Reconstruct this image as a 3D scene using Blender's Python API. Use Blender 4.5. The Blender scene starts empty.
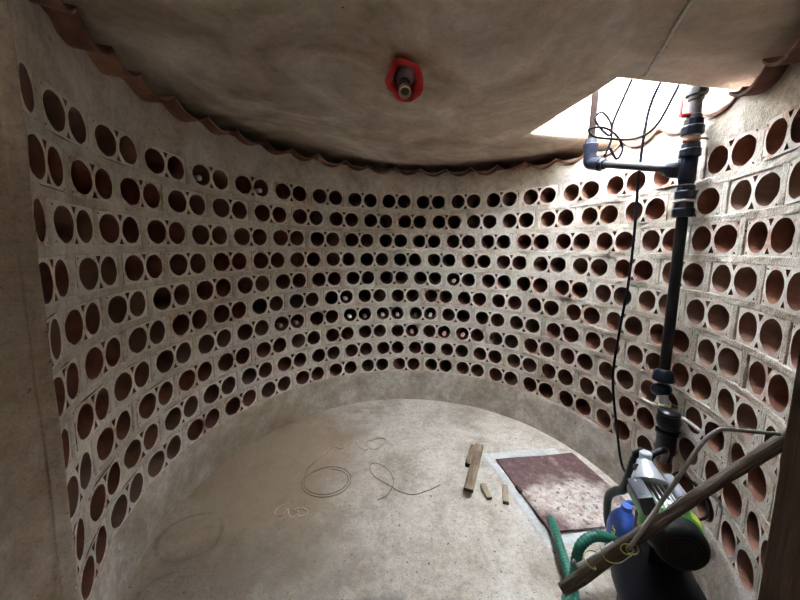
import bpy, bmesh, math, random
from mathutils import Vector, Matrix, noise
from mathutils.geometry import tessellate_polygon

random.seed(7)
sc = bpy.context.scene
COL = sc.collection
RAD = math.radians

# ------------------------------------------------------------------ camera
EYE = 1.30
pitch, roll = 0.1195, 0.0156
cam_d = bpy.data.cameras.new('camera')
cam_d.sensor_width = 36.0
cam_d.lens = 322.0944 * 36.0 / 800.0
cam_d.shift_x = -(404.4378 - 400.0) / 800.0
cam_d.shift_y = -(300.0 - 285.8798) / 800.0
cam_d.clip_start = 0.02
cam = bpy.data.objects.new('camera', cam_d)
COL.objects.link(cam)
r0 = Vector((1, 0, 0)); u0 = Vector((0, math.sin(pitch), math.cos(pitch))); f0 = Vector((0, math.cos(pitch), -math.sin(pitch)))
rt = r0 * math.cos(roll) + u0 * math.sin(roll)
up = -r0 * math.sin(roll) + u0 * math.cos(roll)
cam.matrix_world = Matrix(((rt.x, up.x, -f0.x, 0), (rt.y, up.y, -f0.y, 0), (rt.z, up.z, -f0.z, EYE), (0, 0, 0, 1)))
sc.camera = cam

# ------------------------------------------------------------------ sky and exposure
SKY = (0.81, 0.89, 1.0)
SKY_STRENGTH = 60.0
w = bpy.data.worlds.new('overcast_sky'); sc.world = w; w.use_nodes = True
bg = w.node_tree.nodes['Background']
bg.inputs['Color'].default_value = (*SKY, 1); bg.inputs['Strength'].default_value = SKY_STRENGTH
sc.view_settings.view_transform = 'Standard'
sc.view_settings.look = 'None'
sc.view_settings.gamma = 1.0
sc.view_settings.use_curve_mapping = False
sc.view_settings.exposure = 0.75

# ------------------------------------------------------------------ room constants
CX, CY, R = 0.0614, 1.4806, 1.1777
CEIL = 1.94
ROWZ = [1.662, 1.505, 1.351, 1.199, 1.049, 0.901, 0.752, 0.603, 0.456, 0.312]
PHASE = [(6.91, 13.40), (-13.78, 13.45), (5.56, 13.36), (-15.14, 13.40), (6.23, 13.41), (37.42, 13.36), (4.76, 13.30), (-15.82, 13.22), (-21.48, 13.16), (-27.86, 13.13)]
TH_MAX = 128.1
TW = 128.1
BW, BH, BD = 0.248, 0.127, 0.30
HX, HR = 0.0607, 0.0535
def P(th, r, z):
    a = RAD(th)
    return Vector((CX + r * math.sin(a), CY + r * math.cos(a), z))

# ------------------------------------------------------------------ materials
def new_mat(name):
    m = bpy.data.materials.new(name); m.use_nodes = True
    nt = m.node_tree
    return m, nt, nt.nodes['Principled BSDF']
def nnoise(nt, vec, scale, detail=6, rough=0.6, dist=0.0):
    n = nt.nodes.new('ShaderNodeTexNoise')
    n.inputs['Scale'].default_value = scale; n.inputs['Detail'].default_value = detail
    n.inputs['Roughness'].default_value = rough; n.inputs['Distortion'].default_value = dist
    nt.links.new(vec, n.inputs['Vector'])
    return n.outputs['Fac']
def ramp(nt, fac, stops):
    r = nt.nodes.new('ShaderNodeValToRGB')
    e = r.color_ramp.elements
    e[0].position, e[0].color = stops[0][0], (*stops[0][1], 1)
    e[1].position, e[1].color = stops[-1][0], (*stops[-1][1], 1)
    for p, c in stops[1:-1]:
        x = e.new(p); x.color = (*c, 1)
    nt.links.new(fac, r.inputs['Fac'])
    return r.outputs['Color']
def mixc(nt, fac, a, b, mode='MIX'):
    n = nt.nodes.new('ShaderNodeMix'); n.data_type = 'RGBA'; n.blend_type = mode
    for key, v in (('A', a), ('B', b)):
        s = [i for i in n.inputs if i.name == key and i.type == 'RGBA'][0]
        if isinstance(v, tuple): s.default_value = (*v, 1)
        else: nt.links.new(v, s)
    f = [i for i in n.inputs if i.name == 'Factor' and i.type == 'VALUE'][0]
    if isinstance(fac, (int, float)): f.default_value = fac
    else: nt.links.new(fac, f)
    return [o for o in n.outputs if o.type == 'RGBA'][0]
def mval(nt, op, a, b=None, c=None, clamp=False):
    n = nt.nodes.new('ShaderNodeMath'); n.operation = op; n.use_clamp = clamp
    for i, v in enumerate((a, b, c)):
        if v is None: continue
        if isinstance(v, (int, float)): n.inputs[i].default_value = v
        else: nt.links.new(v, n.inputs[i])
    return n.outputs[0]
def geo_pos(nt):
    return nt.nodes.new('ShaderNodeNewGeometry').outputs['Position']
def obj_co(nt):
    return nt.nodes.new('ShaderNodeTexCoord').outputs['Object']
def bump(nt, bsdf, h, strength=0.4, dist=0.01):
    b = nt.nodes.new('ShaderNodeBump'); b.inputs['Strength'].default_value = strength; b.inputs['Distance'].default_value = dist
    nt.links.new(h, b.inputs['Height']); nt.links.new(b.outputs['Normal'], bsdf.inputs['Normal'])
def blob(nt, pos, c, rx, ry, warp=0.25, scale=5):
    """ragged blot centred on c in floor coordinates, 1 inside to 0 outside"""
    sep = nt.nodes.new('ShaderNodeSeparateXYZ'); nt.links.new(pos, sep.inputs[0])
    dx = mval(nt, 'DIVIDE', mval(nt, 'SUBTRACT', sep.outputs[0], c[0]), rx)
    dy = mval(nt, 'DIVIDE', mval(nt, 'SUBTRACT', sep.outputs[1], c[1]), ry)
    d = mval(nt, 'SQRT', mval(nt, 'ADD', mval(nt, 'MULTIPLY', dx, dx), mval(nt, 'MULTIPLY', dy, dy)))
    n = nnoise(nt, pos, scale, 5)
    d = mval(nt, 'ADD', d, mval(nt, 'MULTIPLY', mval(nt, 'SUBTRACT', n, 0.5), warp * 4))
    return mval(nt, 'SUBTRACT', 1.0, mval(nt, 'MULTIPLY', mval(nt, 'SUBTRACT', d, 0.55), 1.6, None, True), None, True)

def ring(nt, pos, c, rx, ry, width=0.07, warp=0.12, scale=7):
    """ragged tide-mark: the outline of a dried puddle centred on c"""
    sep = nt.nodes.new('ShaderNodeSeparateXYZ'); nt.links.new(pos, sep.inputs[0])
    dx = mval(nt, 'DIVIDE', mval(nt, 'SUBTRACT', sep.outputs[0], c[0]), rx)
    dy = mval(nt, 'DIVIDE', mval(nt, 'SUBTRACT', sep.outputs[1], c[1]), ry)
    d = mval(nt, 'SQRT', mval(nt, 'ADD', mval(nt, 'MULTIPLY', dx, dx), mval(nt, 'MULTIPLY', dy, dy)))
    d = mval(nt, 'ADD', d, mval(nt, 'MULTIPLY', mval(nt, 'SUBTRACT', nnoise(nt, pos, scale, 5), 0.5), warp * 4))
    e = mval(nt, 'DIVIDE', mval(nt, 'ABSOLUTE', mval(nt, 'SUBTRACT', d, 1.0)), width)
    gap = ramp(nt, nnoise(nt, pos, 5, 3), [(0.42, (0, 0, 0)), (0.52, (1, 1, 1))])
    return mval(nt, 'MULTIPLY', mval(nt, 'SUBTRACT', 1.0, e, None, True), gap)
def concrete(name, dark, mid, light, scale=2.2, bstr=0.5, pits=0.74, streak=None, rough=0.92, grain=0.6, dist=0.8, wbig=0.6):
    m, nt, b = new_mat(name)
    pos = geo_pos(nt)
    big = nnoise(nt, pos, scale, 4, 0.6, dist)
    med = nnoise(nt, pos, scale * 6, 8, 0.68, 0.4)
    spk = nnoise(nt, pos, 48, 5, 0.75)
    fine = nnoise(nt, pos, 150, 3, 0.75)
    f = mval(nt, 'ADD', mval(nt, 'MULTIPLY', big, wbig), mval(nt, 'MULTIPLY', med, 1 - wbig))
    col = ramp(nt, f, [(0.36, dark), (0.5, mid), (0.64, light)])
    g = mval(nt, 'ADD', mval(nt, 'MULTIPLY', fine, 0.5), mval(nt, 'MULTIPLY', spk, 0.5))
    col = mixc(nt, grain, col, ramp(nt, g, [(0.36, (0.42, 0.40, 0.38)), (0.5, (0.86, 0.85, 0.84)), (0.62, (1.0, 1.0, 1.0))]), 'MULTIPLY')
    if pits:
        sp = nnoise(nt, pos, 55, 2, 0.5)
        col = mixc(nt, ramp(nt, sp, [(pits - 0.03, (0, 0, 0)), (pits + 0.03, (1, 1, 1))]), col, (0.10, 0.08, 0.06))
    if streak:
        for c, args, colr, amt in streak:
            bl = ring(nt, pos, c, *args[1:]) if args[0] == 'ring' else blob(nt, pos, c, *args)
            col = mixc(nt, mval(nt, 'MULTIPLY', bl, amt), col, colr)
    nt.links.new(col, b.inputs['Base Color']); b.inputs['Roughness'].default_value = rough
    h = mval(nt, 'ADD', mval(nt, 'MULTIPLY', med, 0.8), mval(nt, 'MULTIPLY', g, 0.5))
    bump(nt, b, h, bstr, 0.014)
    return m

M = {}
M['mortar'] = concrete('mortar', (0.38, 0.315, 0.235), (0.58, 0.515, 0.425), (0.74, 0.695, 0.625), 3.4, 0.8)
M['plaster'] = concrete('plaster', (0.23, 0.17, 0.115), (0.36, 0.28, 0.205), (0.52, 0.435, 0.345), 1.8, 0.5, 0.76)
M['plinth'] = concrete('plinth_render', (0.30, 0.25, 0.185), (0.44, 0.385, 0.315), (0.66, 0.62, 0.56), 4.2, 0.5, 0.74,
    streak=[((-0.85, 1.75), (0.35, 0.75, 0.3, 4), (0.30, 0.225, 0.14), 0.55)])
M['ceiling'] = concrete('ceiling_concrete', (0.37, 0.285, 0.205), (0.60, 0.50, 0.40), (0.86, 0.775, 0.67), 1.9, 0.3, 0.76, grain=0.4, dist=1.2, wbig=0.75)
M['floor'] = concrete('floor_screed', (0.40, 0.335, 0.265), (0.58, 0.515, 0.435), (0.72, 0.66, 0.585), 3.2, 0.6, 0.70, grain=0.8,
    streak=[((-0.78, 1.75), (0.55, 0.80, 0.3, 3.5), (0.33, 0.24, 0.15), 0.8),
            ((-0.72, 1.08), (0.30, 0.24, 0.5, 8), (0.16, 0.125, 0.09), 0.55),
            ((-0.42, 1.18), (0.34, 0.22, 0.55, 9), (0.28, 0.235, 0.18), 0.5),
            ((-0.05, 1.02), (0.10, 0.06, 0.5, 14), (0.2, 0.175, 0.15), 0.6),
            ((-0.94, 1.30), ('ring', 0.13, 0.12, 0.11, 0.14, 7), (0.14, 0.115, 0.085), 0.5),
            ((-0.87, 1.06), ('ring', 0.10, 0.075, 0.14, 0.14, 8), (0.14, 0.115, 0.085), 0.5)])
M['cement_pale'] = concrete('pale_cement', (0.50, 0.49, 0.47), (0.60, 0.59, 0.57), (0.68, 0.67, 0.66), 6, 0.4, 0)
M['shaft'] = concrete('shaft_render', (0.40, 0.36, 0.29), (0.52, 0.48, 0.41), (0.62, 0.59, 0.53), 3, 0.4)
M['backing'] = concrete('backing_mortar_shaded', (0.05, 0.042, 0.035), (0.08, 0.065, 0.05), (0.12, 0.10, 0.08), 5, 0.6, 0)  # backing darkened, the shade deep in the holes put into its colour

def clay(name, a, b_, c, smear=None, scale=9):
    m, nt, b = new_mat(name)
    pos = geo_pos(nt)
    oi = nt.nodes.new('ShaderNodeObjectInfo').outputs['Random']
    n1 = nnoise(nt, pos, scale, 6, 0.6, 0.4); n2 = nnoise(nt, pos, 80, 4, 0.6)
    f = mval(nt, 'ADD', mval(nt, 'MULTIPLY', n1, 0.75), mval(nt, 'MULTIPLY', oi, 0.25))
    col = ramp(nt, f, [(0.32, a), (0.5, b_), (0.68, c)])
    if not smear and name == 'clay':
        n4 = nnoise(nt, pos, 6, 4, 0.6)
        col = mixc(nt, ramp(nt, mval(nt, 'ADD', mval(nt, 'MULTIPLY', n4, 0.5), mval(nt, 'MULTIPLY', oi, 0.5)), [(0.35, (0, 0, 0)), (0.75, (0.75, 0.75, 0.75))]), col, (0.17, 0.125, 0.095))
    if smear:
        n3 = nnoise(nt, pos, 26, 6, 0.6, 0.6)
        f3 = mval(nt, 'ADD', n3, mval(nt, 'MULTIPLY', mval(nt, 'SUBTRACT', oi, 0.5), 0.16))
        col = mixc(nt, ramp(nt, f3, [(0.33, (0, 0, 0)), (0.46, (1, 1, 1))]), col, ramp(nt, n2, [(0.3, smear[0]), (0.7, smear[1])]))
    nt.links.new(col, b.inputs['Base Color']); b.inputs['Roughness'].default_value = 0.88
    bump(nt, b, mval(nt, 'ADD', n2, n1), 0.4, 0.006)
    return m
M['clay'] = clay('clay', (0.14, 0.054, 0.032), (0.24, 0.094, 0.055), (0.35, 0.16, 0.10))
M['clay_face'] = clay('clay_face', (0.42, 0.24, 0.17), (0.52, 0.34, 0.26), (0.60, 0.46, 0.37), ((0.52, 0.465, 0.39), (0.68, 0.635, 0.565)))
M['tile'] = clay('tile_clay', (0.09, 0.042, 0.030), (0.22, 0.10, 0.068), (0.40, 0.22, 0.15), None, 12)

def plain(name, col, rough=0.5, metal=0.0, var=0.15, scale=30, bstr=0.1, coat=0.0, spec=0.5):
    m, nt, b = new_mat(name)
    co = obj_co(nt)
    n = nnoise(nt, co, scale, 4)
    lo = tuple(c * (1 - var) for c in col); hi = tuple(min(1, c * (1 + var)) for c in col)
    nt.links.new(ramp(nt, n, [(0.3, lo), (0.7, hi)]), b.inputs['Base Color'])
    b.inputs['Roughness'].default_value = rough; b.inputs['Metallic'].default_value = metal
    b.inputs['Coat Weight'].default_value = coat; b.inputs['Specular IOR Level'].default_value = spec
    if bstr: bump(nt, b, n, bstr, 0.004)
    return m
M['black_plastic'] = plain('black_plastic', (0.006, 0.006, 0.008), 0.3, 0, 0.2, 30, 0.1, 0.0, 0.3)
M['black_pipe'] = plain('black_pipe', (0.012, 0.011, 0.011), 0.5, 0, 0.3, 18, 0.1, 0.0, 0.2)
M['blue_black'] = plain('blue_black_fitting', (0.007, 0.009, 0.016), 0.3, 0, 0.25, 30, 0.1, 0.0, 0.2)
M['brown_pipe'] = plain('brown_pipe', (0.012, 0.0075, 0.006), 0.8, 0, 0.3, 30, 0.1, 0.0, 0.03)
M['cable'] = plain('cable_black', (0.006, 0.006, 0.008), 0.7, 0, 0.1, 30, 0, 0.0, 0.05)
M['cable_white'] = plain('cable_white', (0.72, 0.68, 0.60), 0.6, 0, 0.1, 30, 0)
M['grey_metal'] = plain('galvanised_steel', (0.50, 0.48, 0.45), 0.42, 0.25, 0.2, 40)
M['alu'] = plain('aluminium', (0.55, 0.57, 0.60), 0.42, 0.4, 0.15, 40)
M['dark_grey'] = plain('dark_grey_plastic', (0.05, 0.053, 0.062), 0.45)
M['mid_grey'] = plain('mid_grey_plastic', (0.22, 0.225, 0.24), 0.45)
M['green'] = plain('green_plastic', (0.07, 0.30, 0.05), 0.4, 0, 0.12)
M['valve_grey'] = plain('valve_grey', (0.06, 0.06, 0.062), 0.5, 0, 0.3, 30, 0.1, 0.0, 0.2)
M['hose_dark'] = plain('hose_dark_green', (0.007, 0.018, 0.014), 0.4, 0, 0.3)
M['yellow'] = plain('yellow_paint', (0.75, 0.66, 0.08), 0.5)
M['tank'] = plain('navy_tank', (0.005, 0.005, 0.010), 0.5, 0, 0.3, 12, 0.1, 0.0, 0.2)
M['fan_black'] = plain('fan_cover_black', (0.008, 0.008, 0.0075), 0.65, 0, 0.3, 60, 0.3, 0.0, 0.2)
M['blue'] = plain('blue_plastic', (0.055, 0.14, 0.52), 0.4, 0, 0.15, 20)
M['hose'] = plain('hose_green', (0.018, 0.13, 0.085), 0.4, 0, 0.3, 25)
M['pale_hose'] = plain('pale_hose', (0.42, 0.39, 0.34), 0.5)
M['red'] = plain('red_plastic', (0.50, 0.022, 0.03), 0.42, 0, 0.3, 25, 0.3)
M['cream'] = plain('cream_plastic', (0.55, 0.46, 0.34), 0.5)
M['white'] = plain('white_plastic', (0.66, 0.67, 0.68), 0.45)
M['label'] = plain('label_white', (0.72, 0.78, 0.80), 0.5)
M['string'] = plain('yellow_string', (0.62, 0.60, 0.26), 0.8)
M['wire'] = plain('dark_wire', (0.13, 0.115, 0.08), 0.6, 0, 0.2, 30, 0)
M['pinkstring'] = plain('pinkish_string', (0.62, 0.46, 0.38), 0.8, 0, 0.2, 30, 0)
M['copper'] = plain('rusty_clip', (0.34, 0.15, 0.09), 0.7, 0.2)
M['brass'] = plain('brass', (0.50, 0.33, 0.12), 0.35, 0.8)
M['glass_dark'] = plain('bottle_glass', (0.012, 0.022, 0.012), 0.08, 0, 0.2, 20, 0)
for nm, c in (('pink', (0.62, 0.33, 0.32)), ('pale', (0.66, 0.63, 0.56)), ('amber', (0.34, 0.22, 0.10)), ('greencap', (0.06, 0.16, 0.14)), ('silver', (0.6, 0.6, 0.6))):
    M['cap_' + nm] = plain('capsule_' + nm, c, 0.45)

def wood(name, a, b_, c, axis=0, scale=14, rough=0.85, bs=0.6):
    m, nt, b = new_mat(name)
    co = obj_co(nt)
    mp = nt.nodes.new('ShaderNodeMapping'); s = [scale, scale, scale]; s[axis] = scale * 0.08
    mp.inputs['Scale'].default_value = s; nt.links.new(co, mp.inputs['Vector'])
    n = nnoise(nt, mp.outputs[0], 4.0, 8, 0.65, 0.6); n2 = nnoise(nt, co, 9, 5)
    col = ramp(nt, mval(nt, 'ADD', mval(nt, 'MULTIPLY', n, 0.65), mval(nt, 'MULTIPLY', n2, 0.35)), [(0.33, a), (0.5, b_), (0.66, c)])
    nt.links.new(col, b.inputs['Base Color']); b.inputs['Roughness'].default_value = rough
    bump(nt, b, n, bs, 0.006)
    return m
M['wood_tan'] = wood('wood_tan', (0.06, 0.035, 0.022), (0.19, 0.125, 0.078), (0.36, 0.265, 0.185), 1)
M['wood_small'] = wood('wood_offcut', (0.20, 0.14, 0.09), (0.36, 0.27, 0.18), (0.46, 0.37, 0.27), 1)
M['wood_pole'] = wood('wood_pole', (0.035, 0.026, 0.02), (0.115, 0.09, 0.07), (0.29, 0.24, 0.195), 2, 22, 0.9, 0.9)
M['wood_end'] = wood('wood_sawn_end', (0.02, 0.014, 0.01), (0.04, 0.03, 0.02), (0.07, 0.05, 0.035), 0)
M['door_wood'] = wood('door_wood', (0.035, 0.018, 0.011), (0.065, 0.036, 0.021), (0.10, 0.058, 0.034), 2, 12, 0.8, 0.6)

def rust_mat():
    m, nt, b = new_mat('rusted_painted_steel')
    pos = geo_pos(nt)
    n1 = nnoise(nt, pos, 4.2, 5, 0.6, 0.5); n2 = nnoise(nt, pos, 26, 7, 0.7, 0.3); n3 = nnoise(nt, pos, 45, 3, 0.6)
    worn = ramp(nt, n2, [(0.36, (0.30, 0.20, 0.155)), (0.5, (0.52, 0.43, 0.37)), (0.64, (0.62, 0.585, 0.55))])
    rust = ramp(nt, n2, [(0.3, (0.055, 0.030, 0.032)), (0.55, (0.15, 0.080, 0.075)), (0.7, (0.27, 0.175, 0.16))])
    mk = blob(nt, pos, (0.89, 1.53), 0.27, 0.20, 0.75, 4.5)
    col = mixc(nt, mk, rust, worn)
    pits = ramp(nt, mval(nt, 'ADD', mval(nt, 'MULTIPLY', n3, 0.5), mval(nt, 'MULTIPLY', n2, 0.5)), [(0.53, (0, 0, 0)), (0.61, (1, 1, 1))])
    col = mixc(nt, mval(nt, 'MULTIPLY', pits, 0.85), col, (0.085, 0.045, 0.04))
    nt.links.new(col, b.inputs['Base Color']); b.inputs['Roughness'].default_value = 0.75
    b.inputs['Metallic'].default_value = 0.1
    bump(nt, b, n2, 0.5, 0.006)
    return m
M['rust'] = rust_mat()
M['steel_rod'] = plain('steel_rod', (0.36, 0.33, 0.29), 0.45, 0.5, 0.3, 50)

# ------------------------------------------------------------------ mesh helpers
def mesh_obj(name, verts, faces, mats, parent=None, smooth=False, fmat=None):
    me = bpy.data.meshes.new(name)
    me.from_pydata([tuple(v) for v in verts], [], faces)
    if not isinstance(mats, (list, tuple)): mats = [mats]
    for m in mats: me.materials.append(M[m] if isinstance(m, str) else m)
    if fmat:
        for i, k in enumerate(fmat): me.polygons[i].material_index = k
    if smooth:
        me.polygons.foreach_set('use_smooth', [True] * len(me.polygons))
    me.update()
    o = bpy.data.objects.new(name, me); COL.objects.link(o)
    if parent: o.parent = parent
    return o
def tag(o, label=None, cat=None, group=None, kind=None):
    if label: o['label'] = label
    if cat: o['category'] = cat
    if group: o['group'] = group
    if kind: o['kind'] = kind
    return o
def empty(name, loc):
    o = bpy.data.objects.new(name, None); COL.objects.link(o); o.location = loc
    o.empty_display_size = 0.05
    return o
class MB:
    """collects shapes given in world coordinates; build() makes one mesh relative to its parent's origin"""
    def __init__(s): s.v = []; s.f = []; s.k = []
    def add(s, v, f, k=0):
        b = len(s.v); s.v += [Vector(x) for x in v]
        for q in f: s.f.append([i + b for i in q]); s.k.append(k)
    def grid(s, fn, nu, nv, k=0, cu=False):
        v = [fn(i / nu, j / nv) for j in range(nv + 1) for i in range(nu + (0 if cu else 1))]
        n = nu if cu else nu + 1
        f = []
        for j in range(nv):
            for i in range(nu):
                a = j * n + i; b_ = j * n + (i + 1) % n
                f.append((a, b_, b_ + n, a + n))
        s.add(v, f, k)
    def box(s, c, size, rot=None, k=0, bev=0.0):
        bm = bmesh.new(); bmesh.ops.create_cube(bm, size=1.0)
        for v in bm.verts: v.co = Vector((v.co.x * size[0], v.co.y * size[1], v.co.z * size[2]))
        if bev: bmesh.ops.bevel(bm, geom=list(bm.edges), offset=bev, segments=2, affect='EDGES', profile=0.6)
        mt = Matrix.Translation(Vector(c)) @ (rot.to_4x4() if rot is not None else Matrix())
        bm.verts.index_update()
        s.add([mt @ v.co for v in bm.verts], [[v.index for v in f.verts] for f in bm.faces], k); bm.free()
    def lathe(s, o, d, prof, n=20, k=0, ribs=0, rib=0.0):
        """prof: (distance along d, radius)"""
        o = Vector(o); d = Vector(d).normalized()
        a = d.orthogonal().normalized(); b_ = d.cross(a)
        v = []; f = []
        for (t, r) in prof:
            for i in range(n):
                an = 2 * math.pi * i / n
                rr = r * (1 - rib * (0.5 + 0.5 * math.cos(an * ribs))) if ribs else r
                v.append(o + d * t + (a * math.cos(an) + b_ * math.sin(an)) * rr)
        for j in range(len(prof) - 1):
            for i in range(n):
                f.append((j * n + i, j * n + (i + 1) % n, (j + 1) * n + (i + 1) % n, (j + 1) * n + i))
        f.append(list(range(n))[::-1]); f.append([(len(prof) - 1) * n + i for i in range(n)])
        s.add(v, f, k)
    def tube(s, pts, r, n=8, sub=6, k=0, rfun=None, cap=True, flat=1.0):
        pts = [Vector(p) for p in pts]
        path = catmull(pts, sub) if sub > 1 else pts
        t0 = (path[1] - path[0]).normalized(); nrm = t0.orthogonal().normalized()
        v = []; f = []
        for i, p in enumerate(path):
            t = (path[min(i + 1, len(path) - 1)] - path[max(i - 1, 0)]).normalized()
            nrm = (nrm - t * nrm.dot(t)).normalized(); bn = t.cross(nrm)
            for j in range(n):
                an = 2 * math.pi * j / n
                rr = r if rfun is None else rfun(i, len(path), an)
                v.append(p + nrm * math.cos(an) * rr + bn * math.sin(an) * rr * flat)
        for i in range(len(path) - 1):
            for j in range(n):
                f.append((i * n + j, i * n + (j + 1) % n, (i + 1) * n + (j + 1) % n, (i + 1) * n + j))
        if cap:
            f.append(list(range(n))[::-1]); f.append([(len(path) - 1) * n + j for j in range(n)])
        s.add(v, f, k)
    def build(s, name, mats, parent=None, smooth=False, origin=None):
        og = Vector(origin) if origin is not None else (parent_world(parent) if parent else Vector((0, 0, 0)))
        o = mesh_obj(name, [v - og for v in s.v], s.f, mats, parent, smooth, s.k if any(s.k) else None)
        if origin is not None and parent is None: o.location = og
        if smooth == 'auto':
            o.data.set_sharp_from_angle(angle=RAD(40))
        bm = bmesh.new(); bm.from_mesh(o.data); bmesh.ops.recalc_face_normals(bm, faces=bm.faces); bm.to_mesh(o.data); bm.free()
        return o
def parent_world(p):
    v = Vector((0, 0, 0))
    while p is not None:
        v = v + p.location; p = p.parent
    return v
def catmull(pts, sub):
    out = []
    n = len(pts)
    for i in range(n - 1):
        p0 = pts[i - 1] if i else pts[0] * 2 - pts[1]
        p1, p2 = pts[i], pts[i + 1]
        p3 = pts[i + 2] if i + 2 < n else p2 * 2 - p1
        for k in range(sub):
            t = k / sub
            out.append(0.5 * ((2 * p1) + (p2 - p0) * t + (2 * p0 - 5 * p1 + 4 * p2 - p3) * t * t + (3 * p1 - p0 - 3 * p2 + p3) * t ** 3))
    out.append(pts[-1].copy())
    return out
def nz(p, s, off=0.0):
    return noise.noise(Vector((p[0] * s + off, p[1] * s + off * 1.7, p[2] * s - off)))
def fractal(p, s, off=0.0):
    return nz(p, s, off) * 0.6 + nz(p, s * 2.3, off + 5) * 0.3 + nz(p, s * 5.1, off + 9) * 0.15

# ------------------------------------------------------------------ floor
mb = MB()
def ffn(u, v):
    x, y = -1.6 + 3.2 * u, -1.4 + 4.5 * v
    return Vector((x, y, 0.006 * fractal((x, y, 0), 2.5)))
mb.grid(ffn, 64, 90)
floor = mb.build('floor', 'floor', None, True)
tag(floor, 'grey brown stained concrete floor of the round cellar', 'floor', None, 'structure')

# ------------------------------------------------------------------ ceiling slab with the square hatch
H0 = Vector((0.806, 1.318)); E1 = Vector((0.988, 0.154)); E2 = Vector((-0.165, 0.986))
hl1, hl2, hth = 0.57, 0.61, 0.078
def hatch_loop(ins, z, n=9, wob=0.0):
    c = [H0 - E1 * ins - E2 * ins, H0 + E1 * (hl1 + ins) - E2 * ins, H0 + E1 * (hl1 + ins) + E2 * (hl2 + ins), H0 - E1 * ins + E2 * (hl2 + ins)]
    out = []
    for i in range(4):
        a, b_ = c[i], c[(i + 1) % 4]
        for k in range(n):
            p = a.lerp(b_, k / n)
            q = Vector((p.x, p.y, z))
            j = fractal((p.x, p.y, 0), 4, 3) * wob
            out.append(Vector((q.x + j, q.y + j * 0.6, z)))
    return out
XS = 0.40
outer = [Vector((XS, -1.4, 0)), Vector((1.65, -1.4, 0)), Vector((1.65, 3.1, 0)), Vector((XS, 3.1, 0))]
mb = MB()
prof = [(0.035, 0.0), (0.018, 0.005), (0.006, 0.016), (0.0, 0.032), (0.0, hth)]
loops = [hatch_loop(i, CEIL + z, 9, 0.018) for i, z in prof]
nl = len(loops[0])
tri = tessellate_polygon([[Vector((v.x, v.y, 0)) for v in outer], [Vector((v.x, v.y, 0)) for v in loops[0]]])
mb.add([Vector((v.x, v.y, CEIL)) for v in outer] + loops[0], [list(t) for t in tri])
v = [p for l in loops for p in l]
mb.add(v, [(j * nl + i, j * nl + (i + 1) % nl, (j + 1) * nl + (i + 1) % nl, (j + 1) * nl + i) for j in range(len(loops) - 1) for i in range(nl)])
def ceil_fn(u, v_):
    x, y = XS - 2.05 * u, -1.4 + 4.5 * v_
    k_ = min(1.0, u * 6)
    e_ = min(1.25, max(0.0, 0.2 - x))
    return Vector((x, y, CEIL + 0.055 * e_ ** 1.5 + 0.006 * k_ * fractal((x, y, 3), 2.2, 5)))
mb.grid(ceil_fn, 60, 110)
# top of the slab and its rim keep daylight out
tri = tessellate_polygon([[Vector((v.x, v.y, 0)) for v in outer], [Vector((v.x, v.y, 0)) for v in loops[-1]]])
mb.add([Vector((v.x, v.y, CEIL + hth)) for v in outer] + loops[-1], [list(t) for t in tri])
mb.add([(-1.65, -1.4, CEIL + 0.16), (XS, -1.4, CEIL + hth), (XS, 3.1, CEIL + hth), (-1.65, 3.1, CEIL + 0.16)], [(0, 1, 2, 3)])
oc = [(-1.65, -1.4), (1.65, -1.4), (1.65, 3.1), (-1.65, 3.1)]
mb.add([Vector((*q, z)) for z in (CEIL - 0.01, CEIL + 0.17) for q in oc], [(i, (i + 1) % 4, 4 + (i + 1) % 4, 4 + i) for i in range(4)])
ceiling = mb.build('ceiling', 'ceiling', None, 'auto')
SHAFT = CEIL + 0.36
mb = MB()
la, lb_ = hatch_loop(0.0, CEIL + hth - 0.001, 9, 0.018), hatch_loop(0.0, SHAFT, 9, 0.018)
lc_, ld = hatch_loop(0.10, SHAFT + 0.004, 9, 0.0), hatch_loop(0.10, CEIL + hth - 0.001, 9, 0.0)
mb.add(la + lb_ + lc_ + ld, [(j * nl + i, j * nl + (i + 1) % nl, (j + 1) * nl + (i + 1) % nl, (j + 1) * nl + i) for j in range(3) for i in range(nl)])
tag(mb.build('trim_1', 'shaft'), 'short rendered light shaft above the ceiling hatch', 'light shaft', None, 'structure')
tag(ceiling, 'low concrete ceiling slab with a square daylight hatch', 'ceiling', None, 'structure')

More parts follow.
